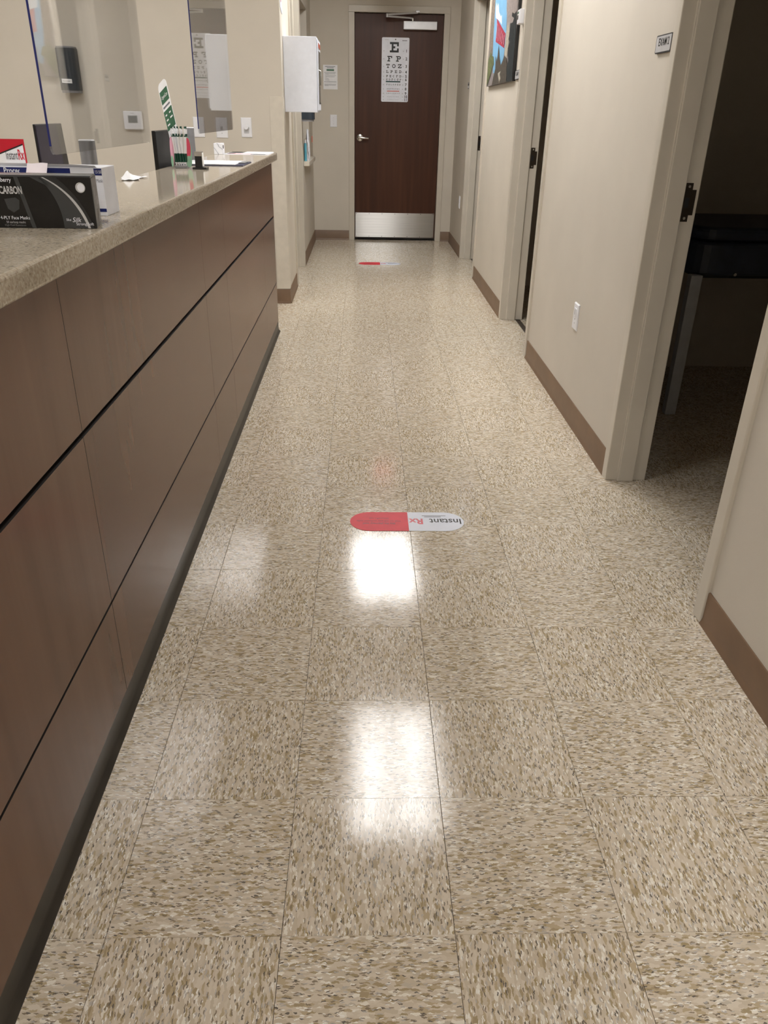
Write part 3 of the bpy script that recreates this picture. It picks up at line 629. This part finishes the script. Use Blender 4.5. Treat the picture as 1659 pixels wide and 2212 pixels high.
def pen(i, x, y, tilt, yl):
    row = ('leftmost pen', 'second pen from the left', 'middle pen', 'fourth pen from the left', 'rightmost pen')[i] + ' in the front row' if i < 5 else ('left pen', 'middle pen', 'right pen')[i-5] + ' in the back row'
    t = thing('pen', (x, y, ZC+.010), 'white and green ' + row + ' of the holder', 'pen', 'pens in the holder on the counter')
    d = Vector((tilt, yl, 1)).normalized(); p0 = Vector((x, y, ZC+.0102))
    at = lambda s: tuple(p0 + d*s)
    B().tube([at(0), at(.003), at(.013)], [.0012, .0022, .0046], 10).done('tip', M_WHITE, t, smooth=True)
    B().tube([at(.013), at(.018), at(.046)], [.0046, .0055, .0055], 12).done('grip', M_DGREEN, t, smooth=True)
    B().tube([at(.046), at(.108)], .0053, 12).done('barrel', M_WHITE, t, smooth=True)
    B().tube([at(.108), at(.119)], .0055, 12).done('collar', M_DGREEN, t, smooth=True)
    B().tube([at(.119), at(.136)], [.0053, .005], 12).done('upper_barrel', M_WHITE, t, smooth=True)
    B().tube([at(.136), at(.1385), at(.146)], [.0048, .0034, .0034], 10).done('button', M_DGREEN, t, smooth=True)
    q = p0 + d*.112 + Vector((0, -.0075, 0)); B().tube([tuple(q), tuple(q+d*.018), tuple(q+d*.026+Vector((0, .003, 0)))], [.0016, .0032, .003], 8).done('clip', M_WHITE, t, smooth=True)
for i, (x, y, tl, yl) in enumerate(((-.944, 2.668, -.06, .02), (-.934, 2.672, -.14, .03), (-.925, 2.668, -.02, .01), (-.915, 2.671, .0, .0), (-.9055, 2.669, .05, .02), (-.938, 2.694, -.05, .02), (-.922, 2.697, .02, .03), (-.908, 2.695, .06, .02))): pen(i, x, y, tl, yl)
# ---- tall bookmark leaflet behind the pens
lf = thing('leaflet', (-.985, 2.79, ZC), 'tall white and green rounded leaflet leaning behind the pens', 'leaflet')
LB = Vector((-.979, 2.815, ZC+.002)); lvv = Vector((-.070, .1045, .303)).normalized(); lu = Vector((.0501, -.0605, .0328)); lu = (lu - lvv*lu.dot(lvv)).normalized(); ln = lu.cross(lvv).normalized()
LA = LB + lu*.085
lff = lambda a, c, d: tuple(LA + lu*a + lvv*c + ln*d)
LW, LH = .085, .328
B().prism(rrect(-LW, 0, 0, LH, .024, 6, (1, 1, 0, 0)), lff, -.0005, .0005).done('sheet', M_PAPER, lf)
def lpr(pts, mt): return B().flat(pts, lff, .0011).done('print_block', mt, lf)
lpr([(-LW+.005, .246), (-.006, .246), (-.006, .296), (-LW+.005, .296)], M_GREEN); lpr([(-LW+.002, .140), (-.002, .140), (-.002, .218), (-LW+.002, .218)], M_GREEN)
text('lettering', 'UrgentCare', .0200, M_PAPER, lf, lff(-LW/2, .264, .0018), lu, lvv, sx=.62, bold=.01)
lpr([(-LW+.008, .228), (-.010, .228), (-.010, .235), (-LW+.008, .235)], M_GREY)
for a, c, wd in ((-.072, .196, .016), (-.072, .176, .020), (-.072, .156, .024), (-.034, .196, .016), (-.034, .176, .024)): B().flat([(a, c), (a+wd, c), (a+wd, c+.006), (a, c+.006)], lff, .0016).done('print_line', M_PAPER, lf)
lpr([(-LW+.014, .104), (-.010, .104), (-.010, .114), (-LW+.014, .114)], M_GREEN)
# ---- little black stand with stamp
st = thing('stamp_stand', (-.84, 2.63, ZC), 'small black upright stamp with silver top on square black foot', 'stamp')
bx(-.869, -.812, 2.612, 2.668, ZC, ZC+.0075).done('foot', M_BLACKP, st, bevel=.001)
bx(-.858, -.830, 2.622, 2.650, ZC+.0075, ZC+.049).done('body', M_BLACKP, st, bevel=.001)
bx(-.859, -.829, 2.621, 2.651, ZC+.049, ZC+.066).done('cap', M_CHROME, st, bevel=.0015)
bx(-.8295, -.8265, 2.624, 2.648, ZC+.012, ZC+.062).done('side_label', M_PAPER, st)
# ---- clipboard with paper
cb = thing('clipboard', (-.83, 3.02, ZC), 'navy clipboard holding white form on the countertop', 'clipboard')
bx(-.975, -.700, 2.872, 3.165, ZC, ZC+.004).done('board', M_CLIP, cb, bevel=.001)
bx(-.973, -.735, 2.874, 3.160, ZC+.0042, ZC+.007).done('form', M_PAPER, cb)
bx(-.732, -.703, 2.96, 3.08, ZC+.004, ZC+.010).done('clip', M_SILVER, cb, bevel=.002)
# ---- marble print box and flyers
mbx = thing('marble_box', (-.965, 3.93, ZC), 'small white marble patterned box near the far counter end', 'box')
bx(-1.0, -.954, 3.893, 3.975, ZC, ZC+.0555).done('carton', M_MARBLE, mbx, bevel=.0015)
bx(-.9538, -.9532, 3.915, 3.945, ZC+.028, ZC+.045).done('label_patch', M_BLACK, mbx); bx(-.9538, -.9533, 3.905, 3.965, ZC+.004, ZC+.050).done('label_patch', M_PAPER, mbx)
fy = thing('flyer', (-.83, 4.0, ZC), 'printed flyers with dark photos fanned beside the marble box', 'flyer')
bx(-.950, -.700, 3.90, 4.20, ZC, ZC+.0015).done('sheet', M_CARD, fy)
for x0, x1, y0, y1, mt in ((-.945, -.86, 4.06, 4.19, M_DGREY), (-.93, -.88, 4.09, 4.16, M_PAPER), (-.93, -.80, 3.94, 3.99, M_SALM), (-.80, -.72, 3.905, 3.95, M_DGREY), (-.94, -.90, 3.95, 4.03, M_GREY)): bx(x0, x1, y0, y1, ZC+.0015, ZC+.002).done('printed_photo', mt, fy)
fy2 = bx(-.858, -.702, 3.955, 4.215, ZC+.0022, ZC+.0034).done('flyer', M_PAPER); tag(fy2, 'blank white sheet on top of the flyers at the far counter end', 'paper')

# ---- screens and posts on the desk behind the counter
def screen(y0, y1, z1, label, tilt, th, rear):
    t = thing('monitor', (-1.10, (y0+y1)/2, .76), label, 'monitor')
    x = -1.032
    b = B(); b.prism([(y0, .90), (y1, .90), (y1-tilt, z1), (y0, z1)], YZ, x-th, x); b.done('back_cover', M_BLACKP, t, bevel=.002)
    B().prism([(y0+.002, .91), (y1-.05, .91), (y1-tilt-.05, z1-.004), (y0+.002, z1-.004)], YZ, x, x+.0025).done('rear_panel', rear, t)
    bx(x-.06, x-th-.0005, (y0+y1)/2-.03, (y0+y1)/2+.03, .772, 1.0).done('stand_neck', M_BLACKP, t); bx(x-.15, x-.005, (y0+y1)/2-.09, (y0+y1)/2+.09, .76, .773).done('stand_foot', M_BLACKP, t, bevel=.003)
    return t
screen(1.425, 1.672, 1.241, 'dark violet monitor back behind the mask boxes', .045, .006, M_SCREEN)
screen(2.715, 3.16, 1.202, 'black monitor back behind the pen holder', .0, .014, M_BLACKM)
def post(x, y, z1, label):
    t = thing('metal_post', (x, y, .76), label, 'post')
    B().tube([(x, y, .772), (x, y, z1-.003)], .0255, 28).done('tube', M_SILVER, t, smooth=True); B().tube([(x, y, z1-.003), (x, y, z1)], [.0255, .0235], 28).done('rim', M_WHITE, t, smooth=True)
    B().tube([(x, y, .76), (x, y, .773)], .038, 28).done('foot', M_SILVER, t, smooth=True)
post(-1.055, 1.90, 1.191, 'silver cylindrical post behind the white mask box'); post(-1.049, 3.50, 1.204, 'silver cylindrical post behind the pens')

# ---- hanging acrylic shields
def shield(y0, y1, z0, label):
    x = -.86; z1 = 2.02
    t = thing('sneeze_guard', (x, (y0+y1)/2, z0), label, 'shield')
    B().prism(rrect(y0, y1, z0, z1, .018, 5), YZ, x-.0025, x+.0025).done('acrylic_sheet', M_ACR, t)
    B().box(x-.0022, x+.0022, y0-.0014, y0-.0002, z0+.018, z1-.018).done('sheet_edge', M_EDGE, t, label='blue tinted cut edge')
    for y in (y0+.09, y1-.09): B().tube([(x, y, z1-.02), (x, y, CZ)], .0012, 6).done('hanging_wire', M_CHROME, t)
shield(1.043, 1.932, 1.186, 'clear acrylic shield hanging nearest over the counter'); shield(2.768, 3.706, 1.193, 'clear acrylic shield hanging farther along by the pens')

# ================================================================== reception back wall fittings
YR = 5.045
def disp(label, org, u, n, w, h, dep, lbl):
    o = Vector(org); u = Vector(u); n = Vector(n)
    t = thing('dispenser', org, label, 'dispenser'); fn = lambda a, c, d: tuple(o+u*a+Vector((0, 0, c))+n*d)
    def shell(c0, c1, mt, nm, k=1.0):
        prof = [(-w/2*k, 0), (-w/2*k, dep*.55*k)] + [(-w/2*k*math.cos(math.radians(q)), dep*k*(.55+.45*math.sin(math.radians(q)))) for q in range(15, 180, 15)] + [(w/2*k, dep*.55*k), (w/2*k, 0)]
        B().prism(prof, lambda a, d, c: fn(a, c, d), c0, c1).done(nm, mt, t, smooth=True)
    shell(h*.055, h*.965, M_SLATE, 'cover'); shell(0, h*.055, M_SMOKE, 'drip_tray', .93); shell(h*.965, h, M_SMOKE, 'top_cap', .93)
    if lbl:
        B().prism([(-.034, h*.215), (.030, h*.205), (.030, h*.295), (-.034, h*.305)], fn, dep-.006, dep+.0008).done('paper_label', M_PAPER, t)
        text('lettering', 'Hand Sanitizer', .0085, M_BLACK, t, fn(-.002, h*.245, dep+.0016), u, (0, 0, 1), bold=.01)
    return t
disp('dark grey hand sanitizer dispenser with white label on the reception wall', (-2.103, YR, 1.368), (1, 0, 0), (0, -1, 0), .122, .264, .10, True)
th = thing('thermostat', (-1.727, YR, 1.156), 'white wall thermostat with grey display behind the near shield', 'thermostat')
bx(-1.790, -1.664, YR-.024, YR, 1.156, 1.268).done('housing', M_WHITE, th, bevel=.007, seg=3)
bx(-1.760, -1.694, YR-.0262, YR-.0236, 1.196, 1.244).done('bezel', M_LGREY, th, bevel=.002); bx(-1.755, -1.699, YR-.0275, YR-.026, 1.199, 1.239).done('display', M_LCD, th)
for k in range(3): B().prism(ell(-1.746+.0195*k, 1.184, .0075, .006, 14), XZ, YR-.027, YR-.0235).done('button', M_WHITE, th)
bx(-1.739, -1.715, YR-.0247, YR-.0240, 1.253, 1.2575).done('maker_mark', M_LGREY, th)
wall_plate('wall_plate', 'blank white wall plate at the left edge of the far shield', 'wall plate', (-1.291, YR, 1.116), (1, 0, 0), (0, -1, 0), .074, .124)
t, fn = wall_plate('wall_plate', 'white wall plate with small jack seen through the far shield', 'wall plate', (-1.136, YR, 1.114), (1, 0, 0), (0, -1, 0), .078, .126); fbox(fn, -.008, .008, .05, .072, .007, .012).done('jack', M_LGREY, t, bevel=.001); screws(t, fn, (.03, .096))
t, fn = wall_plate('dimmer_switch', 'white wall plate with round dimmer knob right of the far shield', 'switch', (-.968, YR, 1.120), (1, 0, 0), (0, -1, 0), .072, .122)
B().prism(rrect(-.017, .017, .025, .066, .003, 3), fn, .007, .0085).done('dimmer_insert', M_LGREY, t); B().prism(ell(0, .062, .0145, .0145, 24), fn, .007, .024).done('knob', M_WHITE, t, bevel=.002, smooth=True)

# ================================================================== left wall fittings
# white wall cabinet, seen from its side
wc = thing('wall_cabinet', (XL, 5.38, 1.281), 'white metal wall cabinet with glazed door fixed to the left wall', 'cabinet')
cx1 = -.489
bx(XL+.0005, cx1, 5.20, 5.51, 1.281, 1.734).done('body', M_CAB, wc, bevel=.003)
dd = bx(cx1+.001, cx1+.010, 5.212, 5.498, 1.293, 1.720).done('door', M_CAB, wc, bevel=.003)
bx(cx1+.0095, cx1+.0115, 5.26, 5.46, 1.345, 1.655).done('window', M_GLASS, dd); bx(cx1+.0095, cx1+.0120, 5.25, 5.47, 1.335, 1.344).done('window_gasket', M_BLACKP, dd); bx(cx1+.0095, cx1+.0120, 5.25, 5.2595, 1.335, 1.665).done('window_gasket', M_BLACKP, dd)
B().prism([(5.24, 1.70), (5.47, 1.70), (5.47, 1.672), (5.24, 1.672)], YZ, cx1+.010, cx1+.0125).done('red_label', M_ORANGE, dd)
B().tube([(cx1+.009, 5.28, 1.54), (cx1+.022, 5.28, 1.535), (cx1+.022, 5.28, 1.45), (cx1+.009, 5.28, 1.445)], .005, 10).done('handle', M_CHROME, dd, smooth=True)
# little projecting heart sign above it
hs = thing('wall_sign', (XL, 5.16, 1.855), 'small white sign with red heart high above the white cabinet', 'sign')
B().prism([(5.05, 2.05), (5.20, 2.05), (5.20, 1.855), (5.085, 1.885)], YZ, XL+.0005, XL+.004).done('sign_plate', M_CARD, hs)
B().prism([(5.13, 1.915), (5.18, 1.975), (5.155, 2.0), (5.13, 1.975), (5.105, 2.0), (5.08, 1.975)], YZ, XL+.004, XL+.006).done('red_heart', M_RED2, hs)
# sanitizer dispenser on the pier
disp('dark dispenser under the far side of the white wall cabinet', (XL, 6.77, 1.211), (0, 1, 0), (1, 0, 0), .13, .27, .117, False)
# things on the pass-through ledge
bn = thing('document_holder', (-.70, 7.05, .8805), 'beige upright holder standing on the pass-through ledge', 'holder')
bx(-.755, -.704, 7.02, 7.16, .8805, 1.065).done('back_wall', M_GUARD, bn); bx(-.755, -.7045, 7.0, 7.02, .8805, 1.0).done('front_lip', M_GUARD, bn)
bg = thing('plastic_bag', (-.69, 7.06, .881), 'crumpled clear plastic bag of supplies on the pass-through ledge', 'bag')
def bagf(u, v):
    a = 2*math.pi*u; rr = .030*(.55+.45*math.sin(math.pi*min(1, .15+v*.85)))*(1+.22*math.sin(5*a+7*v)); 
    return (-.681-.004*v+rr*.5*math.cos(a), 7.07+rr*1.3*math.sin(a)+.01*v, .8815+.262*v)
B().grid(bagf, 20, 14).done('film', mat('milky_film', (222, 222, 228), .25, var=.08, vscale=40), bg, smooth=True)
bo = thing('bottle', (-.703, 6.985, .881), 'small turquoise bottle with white cap on the pass-through ledge', 'bottle')
B().tube([(-.703, 6.985, .881), (-.703, 6.985, 1.02), (-.703, 6.985, 1.03)], [.012, .012, .008], 16).done('bottle_body', M_BLUEP, bo, smooth=True); B().tube([(-.703, 6.985, 1.0305), (-.703, 6.985, 1.055)], .010, 14).done('cap', M_WHITE, bo, smooth=True)
rp = bx(-.652, -.646, 7.12, 7.17, 1.035, 1.085).done('red_tag', M_ORANGE, bg)

# ================================================================== floor stickers
def sticker(yc, label, full):
    t = thing('floor_sticker', (-.006, yc, .0006), label, 'sticker')
    n = 18; r = .070; x0, x1 = -.209, .194; z0, z1 = .0006, .0011
    lft = [(-.004, yc+r), (x0+r, yc+r)] + [(x0+r+r*math.cos(math.radians(a)), yc+r*math.sin(math.radians(a))) for a in range(100, 270, 10)] + [(x0+r, yc-r), (-.004, yc-r)]
    rgt = [(-.0038, yc-r), (x1-r, yc-r)] + [(x1-r+r*math.cos(math.radians(a)), yc+r*math.sin(math.radians(a))) for a in range(-80, 90, 10)] + [(x1-r, yc+r), (-.0038, yc+r)]
    B().prism(lft, XY, z0, z1).done('red_half', M_RED, t); B().prism(rgt, XY, z0, z1).done('white_half', M_STKW, t)
    u, v, z = (-1, 0, 0), (0, -1, 0), z1+.0003
    if full:
        text('lettering', 'Instant', .0540, M_BLACK, t, (.1865, yc+.019, z), u, v, 'LEFT', .012, .775)
        text('lettering', 'Rx', .0560, M_RED2, t, (.0505, yc+.019, z), u, v, 'LEFT', .03, .80)
        text('lettering', 'InstantRx.net', .0150, M_DRED, t, (-.107, yc+.026, z), u, v, sx=.85); text('lettering', 'Walk out with your medication today.', .0150, M_DRED, t, (-.109, yc+.006, z), u, v, sx=.68); text('lettering', 'Skip the pharmacy wait!', .0165, M_DRED, t, (-.107, yc-.012, z), u, v, bold=.02, sx=.72)
        for x, y, wd in ((.085, yc+.034, .060), (.090, yc+.043, .085)): bx(x-wd/2, x+wd/2, y-.0017, y+.0017, z, z+.0002).done('small_print', M_GREY, t)
    else:
        text('lettering', 'Thank you', .0300, M_RED2, t, (.05, yc-.012, z), u, v, 'LEFT', sx=.45); text('lettering', 'for choosing us today', .0300, M_BLACK, t, (.180, yc-.012, z), u, v, 'LEFT', sx=.52)
    return t
sticker(1.545, 'red and white capsule shaped floor sticker in the middle of the corridor', True)
sticker(6.825, 'distant red and white capsule floor sticker near the end door', True)

# ================================================================== exam room furniture seen through the doorway
et = thing('exam_table', (1.75, 3.05, 0), 'black upholstered exam table in the dark room behind the doorway', 'exam table')
B().prism(rrect(1.285, 2.75, 2.665, 3.30, .12, 6), XY, .66, .80).done('seat_cushion', M_VINYL, et, bevel=.02, seg=3)
B().prism(rrect(1.31, 2.75, 2.69, 3.28, .11, 6), XY, .80, .862).done('top_cushion', M_VINYL, et, bevel=.022, seg=3)
bx(1.36, 2.7, 2.74, 3.24, .638, .66).done('base_frame', M_BLACKP, et)
for x, y in ((1.308, 2.668), (2.66, 2.668), (1.308, 3.24), (2.66, 3.24)): bx(x, x+.052, y, y+.045, .001, .66).done('leg', M_LEG, et, bevel=.002)
for x in (1.5, 1.9): B().tube([(x, 2.666, .668), (x, 2.658, .668)], .007, 10).done('stud', M_CHROME, et)
sh = thing('wall_shelf', (2.2, 5.6, 1.2), 'dark shelf unit faintly visible inside the second doorway', 'shelf')
for z in (1.25, 1.62, 2.0): bx(1.3, 2.6, 5.55, 5.84, z, z+.03).done('shelf_board', M_MGREY, sh)
for x in (1.3, 2.57): bx(x, x+.03, 5.55, 5.84, .001, 2.03).done('upright', M_MGREY, sh)

# ================================================================== ceiling troffers (they light the place)
def troffer(xc, yc, label, group=None, lens=M_LAMP, tube=M_TUBE):
    t = thing('ceiling_light', (xc, yc, CZ-.012), label, 'ceiling light', group); w, l = .30, .575
    b = B(); z0, z1 = CZ-.014, CZ
    b.box(xc-w-.02, xc-w, yc-l-.02, yc+l+.02, z0, z1); b.box(xc+w, xc+w+.02, yc-l-.02, yc+l+.02, z0, z1); b.box(xc-w, xc+w, yc-l-.02, yc-l, z0, z1); b.box(xc-w, xc+w, yc+l, yc+l+.02, z0, z1)
    b.done('frame', M_WHITE, t)
    bx(xc-w, xc+w, yc-l, yc+l, CZ-.008, CZ-.001).done('diffuser', lens, t)
    for k in (-1, 1): bx(xc+k*.15-.045, xc+k*.15+.045, yc-l+.03, yc+l-.03, CZ-.0095, CZ-.0081).done('lamp_tube', tube, t)
for x, y, lb in ((.06, 3.06, 'recessed ceiling light over the near half of the corridor'), (.05, 5.74, 'recessed ceiling light over the far half of the corridor'), (.06, -2.42, 'added unseen ceiling light over the corridor behind the camera'),  # the one behind the camera is unseen, added to light the near floor
                 (-2.2, 3.06, 'recessed ceiling light over the reception area'), (-2.2, .32, 'recessed ceiling light over the near reception area')): troffer(x, y, lb, None, *((M_LAMP2, M_TUBE2) if abs(y-2) > 3.5 else (M_LAMP, M_TUBE)))

# ---- red exit sign hanging ahead of the end door (above the picture; it tints the polished floor)
def red_light():
    m = bpy.data.materials.new('exit_red'); m.use_nodes = True; t = m.node_tree; t.nodes.clear()
    o = N(t, 'ShaderNodeOutputMaterial'); e = N(t, 'ShaderNodeEmission', i_Strength=5.0); e.inputs[0].default_value = (1, .05, .04, 1); t.links.new(e.outputs[0], o.inputs[0]); return m
ex = thing('exit_sign', (.1, 7.42, 2.36), 'lit red exit sign hanging from the ceiling before the end door', 'exit sign')
bx(-.06, .26, 7.41, 7.45, 2.36, 2.57).done('sign_housing', M_WHITE, ex, bevel=.004); bx(.08, .12, 7.42, 7.44, 2.57, CZ-.001).done('mount', M_WHITE, ex)
text('lettering', 'EXIT', .145, red_light(), ex, (.1, 7.408, 2.412), (1, 0, 0), (0, 0, 1), bold=.03, sx=.78)
